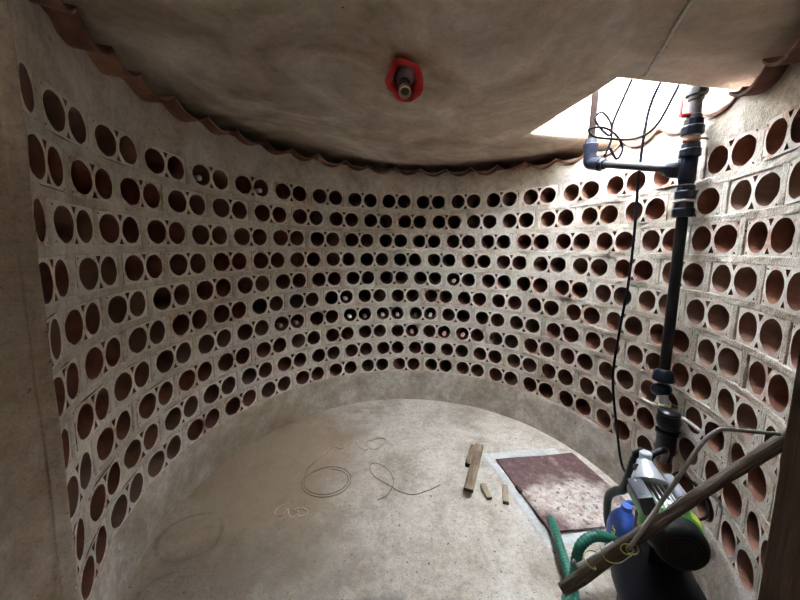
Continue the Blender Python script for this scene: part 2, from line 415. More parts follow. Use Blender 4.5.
# ------------------------------------------------------------------ round wall: mortar, plaster, backing
def tilt(x): return -0.028 * x
WALL_TOP = 1.90
mb = MB()
def mortar_patch(t0, t1, z0, z1, nt_, nzv, amp=0.004, base=-0.001, tuck=''):
    def fn(u, v_):
        th = t0 + (t1 - t0) * u; z = z0 + (z1 - z0) * v_
        p = P(th, R, z)
        q_ = (p.x, p.y, z * 3.0)
        r = R + base + amp * fractal(q_, 9) + amp * 0.7 * fractal(p, 38, 4)
        if 'u' in tuck and (u < 0.01 or u > 0.99): r += 0.010
        if 'v' in tuck and (v_ < 0.01 or v_ > 0.99): r += 0.010
        return P(th, r, z)
    mb.grid(fn, nt_, nzv)
AR = 180 / math.pi / R
half = BW / 2 * AR
ext = 0.004
block_list = []
for i, z in enumerate(ROWZ):
    c0, pt = PHASE[i]
    cs = [c0 + pt * k for k in range(-14, 14) if -TH_MAX - half < c0 + pt * k < TH_MAX + half]
    block_list.append(cs)
    for a, b_ in zip(cs[:-1], cs[1:]):
        mortar_patch(a + half - ext * AR, b_ - half + ext * AR, z - BH / 2 - 0.004, z + BH / 2 + 0.004, 8, 12, 0.004, -0.001, 'u')
    for a, b_ in ((-TW, cs[0] - half), (cs[-1] + half, TW)):
        if b_ > a: mortar_patch(a, b_ + (ext * AR if a < 0 else 0), z - BH / 2 - 0.001, z + BH / 2 + 0.001, 4, 12)
    if i < 9:
        z1 = z - BH / 2 + 0.006; z0 = ROWZ[i + 1] + BH / 2 - 0.006
        mortar_patch(-TW, TW, z0, z1, 420, 8, 0.007, -0.002, 'v')
# plaster band over the top course
def topfn(u, v_):
    th = -TW + 2 * TW * u
    p = P(th, R, 0)
    z0 = ROWZ[0] + BH / 2 - ext; z1 = WALL_TOP + tilt(p.x)
    z = z0 + (z1 - z0) * v_
    p.z = z
    r = R + 0.001 - 0.006 * math.sin(math.pi * min(1, v_ * 1.2)) + 0.006 * fractal(p, 7) + 0.003 * fractal(p, 24, 2)
    return P(th, r, z)
mb.grid(topfn, 300, 14)
# top of the wall and the shell behind the blocks
def crown(u, v_):
    th = -TW + 2 * TW * u
    x = P(th, R, 0).x
    return P(th, R + 0.002 + 0.32 * v_, WALL_TOP + tilt(x) + 0.006 * nz(P(th, R + v_, 1), 9))
mb.grid(crown, 120, 4)
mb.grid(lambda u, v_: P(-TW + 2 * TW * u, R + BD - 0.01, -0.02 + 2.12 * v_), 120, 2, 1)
for s in (-1, 1):
    mb.grid(lambda u, v_: P(s * (TW + 0.05), R + 0.004 + 0.33 * u, -0.02 + 2.12 * v_), 2, 2, 1)
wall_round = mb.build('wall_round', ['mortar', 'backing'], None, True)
tag(wall_round, 'curved cellar wall of hollow clay blocks bedded in mortar', 'wall', None, 'structure')

# ---- plinth
mb = MB()
def plfn(u, v_):
    th = -TW + 2 * TW * u
    prof = [(1.166, -0.02), (1.1665, 0.04), (1.167, 0.10), (1.168, 0.17), (1.1695, 0.222), (1.172, 0.240), (1.177, 0.250), (1.186, 0.253)]
    f = v_ * (len(prof) - 1); i = min(int(f), len(prof) - 2); t = f - i
    r = prof[i][0] * (1 - t) + prof[i + 1][0] * t; z = prof[i][1] * (1 - t) + prof[i + 1][1] * t
    p = P(th, r, z)
    r += 0.006 * fractal(p, 5, 3) + 0.0025 * fractal(p, 25, 8)
    z += 0.006 * fractal(P(th, r, 0), 9, 6) * (1 if v_ > 0.5 else 0)
    return P(th, r, z)
mb.grid(plfn, 320, 14)
tag(mb.build('baseboard_round', 'plinth', None, True), 'rendered concrete kerb under the lowest course of blocks', 'kerb', None, 'structure')

# ---- entrance side walls and what closes the passage behind the photographer
def jamb(path, name, label):
    m_ = MB()
    pts = catmull([Vector((p[0], p[1], 0)) for p in path], 10)
    n = len(pts) - 1
    def fn(u, v_):
        k = min(int(round(u * n)), n); p = pts[k].copy(); p.z = -0.02 + 1.99 * v_
        near = max(0.0, 1 - k / 18)
        d = 0.010 * fractal(p, 2.2, 7) + 0.004 * fractal(p, 9, 2)
        e = near * 0.020 * fractal((0, 0, p.z), 4.5, 11)
        return Vector((p.x + d, p.y + e, p.z))
    m_.grid(fn, n, 60)
    return tag(m_.build(name, 'plaster', None, True), label, 'wall', None, 'structure')
a = P(-126.9, R + 0.014, 0); b_ = P(-127.8, R - 0.005, 0)
jamb([a, b_, (-0.871, 0.735), (-0.880, 0.69), (-0.885, 0.4), (-0.885, 0.0), (-0.885, -0.7), (-0.885, -1.4)], 'wall_left', 'flat plastered side wall of the entrance')
a = P(126.9, R + 0.014, 0); b_ = P(127.8, R - 0.005, 0)
jamb([a, b_, (0.994, 0.735), (1.003, 0.69), (1.008, 0.4), (1.008, 0.0), (1.008, -0.7), (1.008, -1.4)], 'wall_right', 'plastered side wall behind the open wooden door')
mb = MB()
mb.grid(lambda u, v_: Vector((-0.9 + 1.95 * u, -1.38, -0.02 + 2.0 * v_)), 4, 4)
tag(mb.build('wall_back', 'plaster'), 'plastered wall closing the entrance passage', 'wall', None, 'structure')

# ------------------------------------------------------------------ hollow clay blocks
def block_mesh(seed, clip=None):
    rnd = random.Random(seed)
    w2, h2 = BW / 2 - rnd.uniform(0, 0.002), BH / 2 - rnd.uniform(0, 0.0015)
    outer_ = []
    cn = [(-w2, -h2), (w2, -h2), (w2, h2), (-w2, h2)]
    for i in range(4):
        p, q = cn[i], cn[(i + 1) % 4]
        nn = 6 if i % 2 == 0 else 3
        for k in range(nn):
            t = k / nn
            j = rnd.uniform(-0.0012, 0.0012)
            outer_.append((p[0] + (q[0] - p[0]) * t + (j if i % 2 else 0), p[1] + (q[1] - p[1]) * t + (0 if i % 2 else j)))
    holes = []
    for s in (-1, 1):
        ph = rnd.uniform(0, 6.3); ph2 = rnd.uniform(0, 6.3); am = rnd.uniform(0.0004, 0.0012)
        n = 26; lo = []
        for k in range(n):
            an = -2 * math.pi * k / n
            r = HR - 0.0008 + am * math.sin(3 * an + ph) + am * 0.7 * math.sin(7 * an + ph2) + rnd.uniform(-0.0007, 0.0007)
            lo.append((s * HX + r * math.cos(an) * 1.0, r * math.sin(an)))
        holes.append((lo, BD))
    for s in (-1, 1):
        q = rnd.uniform(0.85, 1.1)
        holes.append(([(-0.0135 * q, s * 0.0555), (0.0, s * (0.058 - 0.027 * q)), (0.0135 * q, s * 0.0555)], 0.05))
    for sx in (-1, 1):
        for sz in (-1, 1):
            if rnd.random() < 0.6:
                x, z_, q = sx * 0.111, sz * 0.0525, 0.0042
                holes.append(([(x - q, z_ - q), (x - q, z_ + q), (x + q, z_ + q * sx * sz)], 0.03))
    loops_ = [outer_] + [h[0] for h in holes]
    polys = [[Vector((x, z_, 0)) for x, z_ in l] for l in loops_]
    tri_ = tessellate_polygon(polys)
    flat = [p for l in loops_ for p in l]
    verts = [(x, 0, z_) for x, z_ in flat]; faces = [list(t) for t in tri_]; fm = [0] * len(faces)
    base = 0
    deep = [0.06] + [h[1] for h in holes]
    for l, d in zip(loops_, deep):
        n = len(l); o = len(verts)
        verts += [(x, d, z_) for x, z_ in l]
        for k in range(n):
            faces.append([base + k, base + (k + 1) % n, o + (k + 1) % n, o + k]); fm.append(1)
        base += n
    bm = bmesh.new()
    bv = [bm.verts.new(v_) for v_ in verts]
    for f, k in zip(faces, fm):
        try:
            q = bm.faces.new([bv[i] for i in f]); q.material_index = k; q.smooth = (k == 1)
        except ValueError: pass
    bmesh.ops.recalc_face_normals(bm, faces=bm.faces)
    if clip:
        x, side = clip
        bmesh.ops.bisect_plane(bm, geom=list(bm.verts) + list(bm.edges) + list(bm.faces), plane_co=(x, 0, 0), plane_no=(side, 0, 0), clear_outer=True)
    me = bpy.data.meshes.new('hollow_block'); bm.to_mesh(me); bm.free()
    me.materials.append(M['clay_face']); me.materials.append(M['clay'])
    me.set_sharp_from_angle(angle=RAD(50))
    return me
BM = [block_mesh(s) for s in range(8)]
hole_th = {}
rr = random.Random(3)
for i, z in enumerate(ROWZ):
    hole_th[i + 1] = []
    for c in block_list[i]:
        clip = None
        for s in (-1, 1):
            if s * c + half > TH_MAX:
                clip = (s * R * math.tan(RAD(TH_MAX - s * c)), s)
        me = BM[rr.randrange(8)] if clip is None else block_mesh(rr.randrange(999), clip)
        o = bpy.data.objects.new('hollow_block', me); COL.objects.link(o)
        o.parent = wall_round
        jr = rr.uniform(-0.003, 0.003)
        o.location = P(c + rr.uniform(-0.12, 0.12), R - 0.004 + jr, z + rr.uniform(-0.0015, 0.0015))
        o.rotation_euler = (rr.uniform(-0.008, 0.008), rr.uniform(-0.010, 0.010), -RAD(c) + rr.uniform(-0.007, 0.007))
        if clip is None: hole_th[i + 1] += [c - HX * AR, c + HX * AR]

# ------------------------------------------------------------------ clay tiles along the top of the wall
def tile_mesh(seed):
    rnd = random.Random(seed)
    n, L = 12, 0.24
    wf, wb = 0.099, 0.103
    rise = 0.047
    verts = []; faces = []
    for side in (0, 1):
        for j in range(4):
            t = j / 3
            y = t * L
            for k in range(n + 1):
                s = -1 + 2 * k / n
                w_ = wf + (wb - wf) * t
                x = w_ * s
                z_ = rise * (abs(s) ** 1.9) + (0.012 if side else 0) * (1 - 0.3 * abs(s))
                if j == 0: y0 = y + 0.004 * noise.noise(Vector((s * 3, seed, 0)))
                else: y0 = y
                verts.append((x, y0, z_ + 0.0015 * noise.noise(Vector((s * 4, y * 9, seed)))))
    m_ = n + 1
    for side in (0, 1):
        o = side * 4 * m_
        for j in range(3):
            for k in range(n):
                q = [o + j * m_ + k, o + j * m_ + k + 1, o + (j + 1) * m_ + k + 1, o + (j + 1) * m_ + k]
                faces.append(q if side else q[::-1])
    o = 4 * m_
    for k in range(n):
        faces.append([k, k + 1, o + k + 1, o + k]); faces.append([3 * m_ + k, o + 3 * m_ + k, o + 3 * m_ + k + 1, 3 * m_ + k + 1])
    for j in range(3):
        faces.append([j * m_, o + j * m_, o + (j + 1) * m_, (j + 1) * m_])
        faces.append([j * m_ + n, (j + 1) * m_ + n, o + (j + 1) * m_ + n, o + j * m_ + n])
    me = bpy.data.meshes.new('roof_tile'); me.from_pydata(verts, [], faces); me.materials.append(M['tile'])
    me.polygons.foreach_set('use_smooth', [True] * len(me.polygons)); me.set_sharp_from_angle(angle=RAD(45)); me.update()
    return me
TM = [tile_mesh(s) for s in range(4)]
rr = random.Random(11)
th = -121.5
k = 0
while th < 127:
    o = bpy.data.objects.new('roof_tile', TM[k % 4]); COL.objects.link(o); o.parent = wall_round
    f_ = min(1.0, max(0.0, (th - 35) / 25)) * min(1.0, max(0.0, (112 - th) / 12))
    r_in = 1.108 + 0.056 * f_ + rr.uniform(-0.012, 0.012) * (1 - 0.7 * f_)
    x = P(th, R, 0).x
    o.location = P(th, r_in, 1.868 + tilt(x) + rr.uniform(-0.006, 0.004))
    o.rotation_euler = (RAD(rr.uniform(-1, 2.5)), RAD(rr.uniform(-4, 4)), -RAD(th) + RAD(rr.uniform(-3, 3)))
    th += 9.95 + rr.uniform(-0.25, 0.25); k += 1

# ------------------------------------------------------------------ wine bottles lying in the holes
def bottle(row, th_, cap, label, out=0.0):
    t = min(hole_th[row], key=lambda q: abs(q - th_))
    z = ROWZ[row - 1] - 0.0155
    o = P(t, R + 0.006 - out, z)
    d = P(t, R + 1, z) - P(t, R, z)
    root = empty('wine_bottle', o)
    tag(root, label, 'bottle', 'wine bottles lying in the block holes')
    m_ = MB()
    m_.lathe(o, d, [(0.030, 0.0135), (0.075, 0.0145), (0.095, 0.020), (0.125, 0.0355), (0.135, 0.037), (0.270, 0.037), (0.276, 0.034)], 18)
    m_.build('glass_body', 'glass_dark', root, 'auto')
    m_ = MB()
    m_.lathe(o, d, [(0.0, 0.010), (0.001, 0.0135), (0.003, 0.0148), (0.010, 0.0150), (0.012, 0.0142), (0.045, 0.0146)], 16)
    m_.build('capsule', 'cap_' + cap, root, 'auto')
bottle(1, -75.8, 'silver', 'bottle with a glinting silver cap in the top row of holes, left one of two')
bottle(1, -57.4, 'silver', 'bottle with a glinting silver cap in the top row of holes, right one of two')
bottle(5, 17.4, 'pink', 'pink-capped bottle, the only one in the fifth row of holes')
bottle(6, -25.5, 'pale', 'pale-capped bottle, the only one in the sixth row of holes')
bottle(7, -51.3, 'amber', 'dull amber-capped bottle, leftmost in the seventh row of holes')
bottle(7, -45.4, 'pink', 'pink-capped bottle, second from the left in the seventh row of holes')
bottle(7, -24.5, 'pale', 'pale-capped bottle, third from the left in the seventh row of holes')
bottle(7, -18.9, 'pale', 'pale-capped bottle, fourth from the left in the seventh row of holes', 0.02)
bottle(7, -11.3, 'pale', 'pale-capped bottle, fifth from the left in the seventh row of holes')
bottle(7, -5.4, 'pink', 'pink-capped bottle, sixth from the left in the seventh row of holes')
bottle(7, 1.9, 'greencap', 'dark green-capped bottle in the seventh row of holes')
bottle(7, 7.8, 'pale', 'pale-capped bottle, rightmost in the seventh row of holes')
bottle(8, 0.2, 'pink', 'pink-capped bottle, leftmost of three in the eighth row of holes')
bottle(8, 13.4, 'pink', 'pink-capped bottle, middle of three in the eighth row of holes', 0.02)
bottle(8, 20.8, 'pink', 'pink-capped bottle, rightmost of three in the eighth row of holes')

# ------------------------------------------------------------------ rusty floor hatch
e1 = Vector((0.990, 0.137, 0)); e2 = Vector((-0.203, 0.979, 0))
BL = Vector((0.688, 1.330, 0))
def plate_pt(a_, b__, z): return BL + e1 * a_ + e2 * b__ + Vector((0, 0, z))
root = empty('floor_hatch', plate_pt(0.25, 0.26, 0))
tag(root, 'square rusty steel hatch lid with worn pale paint set in the floor', 'hatch')
mb = MB()
pl, pw = 0.512, 0.527
def pz_(u, v_):
    p = plate_pt(u * pl + 0.004 * nz((v_ * 3, 1, 2), 2), v_ * pw, 0)
    return 0.012 + 0.005 * nz((p.x, p.y, 0), 4) + (0.004 * (1 - v_))
def top(u, v_):
    p = plate_pt(u * pl, v_ * pw, pz_(u, v_)); return p
mb.grid(top, 16, 16)
mb.grid(lambda u, v_: plate_pt(u * pl, v_ * pw, pz_(u, v_) - 0.006), 16, 16)
for (ua, va, ub, vb) in ((0, 0, 1, 0), (1, 0, 1, 1), (1, 1, 0, 1), (0, 1, 0, 0)):
    mb.grid(lambda u, v_: plate_pt((ua + (ub - ua) * u) * pl, (va + (vb - va) * u) * pw, pz_(ua + (ub - ua) * u, va + (vb - va) * u) - 0.006 * v_), 16, 1)
mb.build('steel_lid', 'rust', root)
mb = MB()
ang = math.atan2(e2.y, e2.x)
rz = Matrix.Rotation(ang, 3, 'Z')
mb.box(plate_pt(0.000, 0.27, 0.014), (0.045, 0.016, 0.020), rz, 0, 0.003)
mb.build('hinge_lug', 'wood_end', root)
for (a0, a1, b0, b1) in ((-0.055, -0.004, -0.06, 0.60), (-0.055, 0.44, 0.536, 0.600), (-0.055, 0.46, -0.060, -0.006)):
    m_ = MB()
    def strip(u, v_):
        a_ = a0 + (a1 - a0) * u; b__ = b0 + (b1 - b0) * v_
        e_ = 0.010 * fractal((a_ * 9, b__ * 9, 1), 1.5, 3)
        edge = min(u, 1 - u, v_, 1 - v_)
        return plate_pt(a_ + e_, b__ + e_, 0.002 + 0.005 * min(1, edge * 6))
    m_.grid(strip, 8 if a1 - a0 < 0.1 else 24, 24 if b1 - b0 > 0.1 else 8)
    m_.build('cement_edging', 'cement_pale', floor, True)

# ------------------------------------------------------------------ timber offcuts on the floor
def plank(name, p0, p1, wd, th_, z, mat, label, endmat=True):
    p0 = Vector((*p0, z)); p1 = Vector((*p1, z)); d = p1 - p0
    L = d.length; c = (p0 + p1) / 2 + Vector((0, 0, th_ / 2))
    m_ = MB()
    n = 10
    def sec(t, du, dv):
        wob = 0.0025 * noise.noise(Vector((t * 7, du * 3 + c.x * 9, dv * 3)))
        return Vector((du * (wd / 2 + wob), (t - 0.5) * L, dv * th_ / 2 + wob * 0.5))
    ring = [(-1, -1), (1, -1), (1, 1), (-1, 1)]
    v_ = [sec(i / n, *q) for i in range(n + 1) for q in ring]
    f_ = [(i * 4 + j, i * 4 + (j + 1) % 4, (i + 1) * 4 + (j + 1) % 4, (i + 1) * 4 + j) for i in range(n) for j in range(4)]
    m_.add(v_, f_, 0)
    m_.add([v_[0], v_[1], v_[2], v_[3]], [(3, 2, 1, 0)], 1); m_.add(v_[-4:], [(0, 1, 2, 3)], 0)
    o = m_.build(name, [mat, 'wood_end' if endmat else mat], None)
    o.location = c; o.rotation_euler.z = math.atan2(d.y, d.x) - math.pi / 2
    return tag(o, label, 'plank')
plank('timber_offcut', (0.398, 1.775), (0.468, 1.965), 0.040, 0.024, 0.004, 'wood_tan', 'short dark wooden offcut lying under the longer grooved batten')
plank('wooden_batten', (0.352, 1.552), (0.500, 1.945), 0.050, 0.018, 0.0285, 'wood_tan', 'longest weathered brown wooden batten, left of the rusty hatch')
plank('wood_scrap', (0.459, 1.530), (0.448, 1.630), 0.026, 0.014, 0.004, 'wood_small', 'small grey-brown wood scrap between the batten and the other scrap')
plank('wood_scrap', (0.535, 1.500), (0.566, 1.620), 0.028, 0.018, 0.004, 'wood_small', 'small light tan wood scrap next to the rusty hatch edge')

# ------------------------------------------------------------------ wires and strings on the floor
def floor_line(name, pts, r, mat, label, cat, sub=8, lift=0.006):
    m_ = MB()
    m_.tube([Vector((p[0], p[1], (p[2] if len(p) > 2 else 0) + lift)) for p in pts], r, 6, sub)
    o = m_.build(name, mat, None, True, (pts[0][0], pts[0][1], 0))
    return tag(o, label, cat)
coil = []
for k in range(30):
    a_ = 2.35 - 0.42 * k * 0.55
    rx, ry = 0.130 + 0.006 * math.sin(k * 1.3), 0.112 + 0.006 * math.cos(k * 0.9)
    coil.append((-0.412 + rx * math.cos(a_) , 1.648 + ry * math.sin(a_), 0.004 + 0.006 * (k % 3)))
coil = [(-0.515, 1.815, 0.0), (-0.545, 1.74, 0.004)] + [(-0.412 + (0.137 - 0.0008 * k) * math.cos(2.9 + 0.40 * k), 1.640 + (0.118 - 0.0007 * k + 0.006 * math.sin(k * 0.2)) * math.sin(2.9 + 0.40 * k), 0.003 + 0.0035 * abs(math.sin(k * 0.45))) for k in range(29)]
floor_line('wire_coil', coil, 0.0019, 'wire', 'loose round coil of thin dark wire on the floor', 'wire', 4)
floor_line('wire_loop', [(-0.124, 1.515), (-0.075, 1.545), (-0.045, 1.614, 0.006), (-0.052, 1.69), (-0.09, 1.755), (-0.150, 1.798), (-0.186, 1.785), (-0.178, 1.72), (-0.13, 1.665), (-0.06, 1.615, 0.0), (-0.01, 1.575), (0.06, 1.555), (0.12, 1.575), (0.17, 1.60), (0.215, 1.63)], 0.0019, 'wire', 'thin dark wire bent into a loop with a trailing tail', 'wire')
floor_line('string_curl', [(-0.56, 1.487), (-0.605, 1.46), (-0.612, 1.42), (-0.575, 1.41), (-0.56, 1.45), (-0.545, 1.42), (-0.52, 1.40), (-0.50, 1.43), (-0.53, 1.445), (-0.49, 1.455), (-0.455, 1.435), (-0.465, 1.41), (-0.50, 1.41)], 0.0034, 'pinkstring', 'small tangled curl of brown string nearest the camera', 'string', 6)
floor_line('string_curl', [(-0.30, 2.03), (-0.285, 1.97), (-0.255, 1.94), (-0.225, 1.925), (-0.215, 1.96), (-0.25, 2.00), (-0.20, 2.035), (-0.14, 2.06), (-0.105, 2.03), (-0.135, 1.97), (-0.175, 1.93), (-0.215, 1.95)], 0.0034, 'pinkstring', 'pale tangled string near the far kerb', 'string', 6)
floor_line('string_piece', [(-0.50, 1.845), (-0.487, 1.88), (-0.455, 1.95), (-0.42, 1.945), (-0.385, 1.94), (-0.365, 1.98), (-0.35, 2.01)], 0.0032, 'pinkstring', 'short crooked piece of string above the wire coil', 'string', 6)

# ------------------------------------------------------------------ ceiling lamp holder
lc = Vector((-0.012, 1.232, CEIL - 0.036))
root = empty('lamp_holder', lc)
tag(root, 'broken red plastic lamp holder with a bare socket on the ceiling', 'lamp')
ax = Vector((0.06, -0.74, -0.62)).normalized()
lx = ax.cross(Vector((0, 0, 1))).normalized(); ly = lx.cross(ax).normalized()     # to the right and up as seen from below
m_ = MB()
n = 30
prof_o = [(-0.075, 0.040), (0.0, 0.054), (0.022, 0.060), (0.040, 0.064), (0.050, 0.066)]
prof_i = [(0.004, 0.034), (0.010, 0.036), (0.024, 0.039), (0.040, 0.044), (0.048, 0.052)]
def cup(prof_):
    v_ = []
    for (t, r) in prof_:
        for i in range(n):
            an = 2 * math.pi * i / n
            cr = 1 + 0.055 * math.cos(5 * an + 0.9) + 0.05 * math.sin(2 * an + 0.4) + 0.02 * math.sin(9 * an)
            tt = t + (0.010 * math.sin(3 * an + 1) + 0.006 * math.sin(5 * an) if t > 0.03 else 0)
            v_.append(lc + (lx * math.cos(an) + ly * math.sin(an)) * r * cr + ax * tt)
    return v_
vo = cup(prof_o); vi = cup(prof_i); npf = len(prof_o); nv = len(vo)
qs = [(j * n + i, j * n + (i + 1) % n, (j + 1) * n + (i + 1) % n, (j + 1) * n + i) for j in range(npf - 1) for i in range(n)]
rim = [((npf - 1) * n + i, (npf - 1) * n + (i + 1) % n, nv + (npf - 1) * n + (i + 1) % n, nv + (npf - 1) * n + i) for i in range(n)]
m_.add(vo + vi, qs + [tuple(x + nv for x in q[::-1]) for q in qs] + rim + [list(range(n))])
m_.build('red_cup', 'red', root, 'auto')
m_ = MB()
m_.lathe(lc + ax * 0.003, ax, [(0, 0.036), (0.004, 0.034)], 24)
m_.build('base_plate', 'mid_grey', root, 'auto')
so = lc - ly * 0.020 + ax * 0.006
sx_ = (ax + Vector((0, 0, -0.12))).normalized()
m_ = MB()
m_.lathe(so, sx_, [(0.0, 0.022), (0.030, 0.022), (0.034, 0.017), (0.060, 0.017)], 20)
m_.build('socket_body', 'dark_grey', root, 'auto')
m_ = MB()
m_.lathe(so + sx_ * 0.050, sx_, [(0.0, 0.017), (0.0, 0.0215), (0.022, 0.0222), (0.024, 0.0200), (0.023, 0.0155), (0.010, 0.0150)], 24)
m_.build('socket_ring', 'cream', root, 'auto')
m_ = MB()
m_.lathe(so + sx_ * 0.0605, sx_, [(0.0, 0.0145), (0.001, 0.0145)], 20)
m_.build('hollow_shade_disc', 'black_plastic', root, 'auto')  # black disc, painting the shade of the hollow inside the socket ring
m_ = MB()
for pts in ([(-0.036, 0.004, 0.03), (-0.034, -0.012, 0.04), (-0.022, -0.022, 0.05), (-0.006, -0.022, 0.055), (0.004, -0.016, 0.055), (-0.004, -0.012, 0.05), (-0.018, -0.017, 0.05)], [(0.006, -0.016, 0.055), (0.016, -0.026, 0.06), (0.024, -0.025, 0.06), (0.030, -0.010, 0.05), (0.031, 0.002, 0.04)]):
    m_.tube([so + lx * p[0] + ly * p[1] + ax * p[2] for p in pts], 0.0013, 6, 6)
m_.build('loose_wire', 'cable', root, True)

# ------------------------------------------------------------------ pipework on the wall under the hatch
pr = P(94.2, 1.120, 0)
px, py = pr.x, pr.y
root = empty('pipework', (px, py, 0.45))
tag(root, 'black plastic water pipe with fittings rising along the wall to the hatch', 'pipe')
def pbuild(name, mat, fn, sm='auto', parent=None):
    m_ = MB(); fn(m_); return m_.build(name, mat, parent or root, sm)
ZUP = Vector((0, 0, 1))
def vpos(z):
    """pipe axis, drifting off the wall towards the pump at the foot"""
    if z > 1.0: t = 0
    else: t = (1.0 - z) / 0.55
    return Vector((px - 0.004 * t * t, py + 0.004 * t * t, z))
def nut(m_, z, h, r):
    m_.lathe(vpos(z), ZUP, [(0, r * 0.86), (h * 0.08, r), (h * 0.55, r), (h * 0.62, r * 0.88), (h, r * 0.84)], 30, 0, 10, 0.07)
pbuild('downpipe', 'black_pipe', lambda m_: m_.tube([vpos(z) for z in (1.46, 1.3, 1.1, 0.95, 0.85, 0.775)], 0.0205, 16, 4))
for z, h, r in ((1.445, 0.060, 0.039), (1.520, 0.055, 0.037)):
    pbuild('union_nut', 'blue_black', lambda m_: nut(m_, z, h, r))
pbuild('pipe_clip', 'grey_metal', lambda m_: m_.lathe(vpos(1.508), ZUP, [(0, 0.038), (0.010, 0.038)], 20))
# tee
tz = 1.640
def tee(m_):
    m_.lathe(vpos(tz - 0.06), ZUP, [(0, 0.025), (0.015, 0.030), (0.115, 0.030), (0.13, 0.025)], 18)
el = Vector((1.048, 1.890, 1.832))
tc = vpos(tz)
hd = (Vector((el.x, el.y, el.z - 0.046)) - tc); hl = hd.length; hd.normalize()
pbuild('tee', 'blue_black', tee)
pbuild('union_nut', 'blue_black', lambda m_: m_.lathe(tc + hd * 0.02, hd, [(0, 0.030), (0.01, 0.038), (0.05, 0.040), (0.055, 0.033), (0.075, 0.031)], 30, 0, 10, 0.07))
pbuild('cross_pipe', 'black_pipe', lambda m_: m_.lathe(tc + hd * 0.08, hd, [(0, 0.0185), (hl - 0.12, 0.0185)], 16))
pbuild('union_nut', 'blue_black', lambda m_: m_.lathe(tc + hd * (hl - 0.015), -hd, [(0, 0.036), (0.05, 0.038), (0.055, 0.031), (0.075, 0.028)], 30, 0, 10, 0.07))
pbuild('elbow', 'blue_black', lambda m_: m_.tube([tc + hd * (hl - 0.03), tc + hd * (hl + 0.012), Vector((el.x, el.y, el.z - 0.02)) + hd * 0.02, el + hd * 0.02 + Vector((0, 0, 0.02))], 0.033, 16, 5))
pbuild('union_nut', 'blue_black', lambda m_: m_.lathe(el + hd * 0.02 + Vector((0, 0, 0.005)), ZUP, [(0, 0.036), (0.05, 0.040), (0.055, 0.033), (0.08, 0.029)], 30, 0, 10, 0.07))
pbuild('riser_pipe', 'brown_pipe', lambda m_: m_.lathe(el + hd * 0.02 + Vector((0, 0, 0.06)), Vector((0.01, 0.0, 1)), [(0, 0.0175), (0.60, 0.0175)], 16))
# above the tee
pbuild('union_nut', 'blue_black', lambda m_: nut(m_, 1.688, 0.058, 0.038))
pbuild('pipe_clip', 'copper', lambda m_: (m_.lathe(vpos(1.752), ZUP, [(0, 0.026), (0.004, 0.030), (0.014, 0.030), (0.018, 0.026)], 18), m_.tube([vpos(1.760) + Vector((0.02, -0.02, 0)), vpos(1.760) + Vector((0.038, -0.022, 0.0)), vpos(1.757) + Vector((0.05, -0.02, 0))], 0.004, 6, 4)))
pbuild('union_nut', 'blue_black', lambda m_: nut(m_, 1.776, 0.062, 0.040))
vb = pbuild('valve_body', 'valve_grey', lambda m_: m_.lathe(vpos(1.835), ZUP, [(0, 0.026), (0.02, 0.027), (0.024, 0.023), (0.075, 0.023), (0.08, 0.028), (0.095, 0.028)], 18))
pbuild('valve_handle', 'red', lambda m_: (m_.lathe(vpos(1.855) + Vector((-0.02, -0.005, 0)), Vector((-1, 0.25, 0)), [(0, 0.009), (0.03, 0.009)], 10), m_.box(vpos(1.885) + Vector((-0.052, 0.006, 0)), (0.006, 0.014, 0.07), None, 0, 0.002)), 'auto', vb)
pbuild('union_nut', 'valve_grey', lambda m_: nut(m_, 1.928, 0.050, 0.038))
pbuild('top_cap', 'valve_grey', lambda m_: m_.lathe(vpos(1.975), ZUP, [(0, 0.034), (0.02, 0.036), (0.03, 0.030)], 18))
# foot of the pipe
pbuild('union_nut', 'blue_black', lambda m_: m_.lathe(vpos(0.772), -ZUP, [(0, 0.024), (0.01, 0.036), (0.040, 0.042), (0.050, 0.044), (0.055, 0.036), (0.06, 0.026)], 30, 0, 10, 0.07))
ft = Vector((px - 0.004, py + 0.008, 0.690)); fb = Vector((px - 0.010, py - 0.062, 0.568))
fd = (fb - ft).normalized()
pbuild('union_nut', 'blue_black', lambda m_: m_.lathe(ft, fd, [(-0.012, 0.020), (-0.006, 0.034), (0.004, 0.040), (0.022, 0.041), (0.032, 0.033), (0.042, 0.024)], 30, 0, 10, 0.07))
pbuild('neck_pipe', 'mid_grey', lambda m_: m_.lathe(ft, fd, [(0.03, 0.019), (0.13, 0.019)], 16))
def ball(m_):
    m_.lathe(fb + Vector((0, 0, 0.035)), -ZUP, [(-0.012, 0.020), (-0.006, 0.036), (0.0, 0.042), (0.008, 0.042), (0.012, 0.037), (0.022, 0.042), (0.040, 0.0455), (0.058, 0.043), (0.074, 0.036), (0.086, 0.026)], 24)
pbuild('check_valve', 'black_plastic', ball)
pbuild('valve_ring', 'blue_black', lambda m_: m_.lathe(fb + Vector((0, 0, -0.046)), -ZUP, [(0, 0.030), (0.006, 0.042), (0.016, 0.043), (0.020, 0.037)], 24))
pbuild('filter_body', 'black_plastic', lambda m_: m_.lathe(fb + Vector((-0.002, -0.004, -0.064)), -ZUP, [(0, 0.037), (0.085, 0.037), (0.09, 0.030), (0.12, 0.028)], 20))
pbuild('string_tie', 'string', lambda m_: [m_.tube([ft.lerp(fb, 0.55 + 0.05 * math.sin(a_ * 0.7)) + Vector((0.023 * math.cos(a_), 0.023 * math.sin(a_), 0.006 * math.sin(2 * a_ + q))) for a_ in [k * 0.7 for k in range(10)]], 0.0020, 6, 3) for q in (0, 2)] + [m_.tube([ft.lerp(fb, 0.5) + Vector((0.02, -0.02, 0)), ft.lerp(fb, 0.52) + Vector((0.05, -0.03, -0.005)), ft.lerp(fb, 0.5) + Vector((0.075, -0.025, 0))], 0.002, 6, 3)])
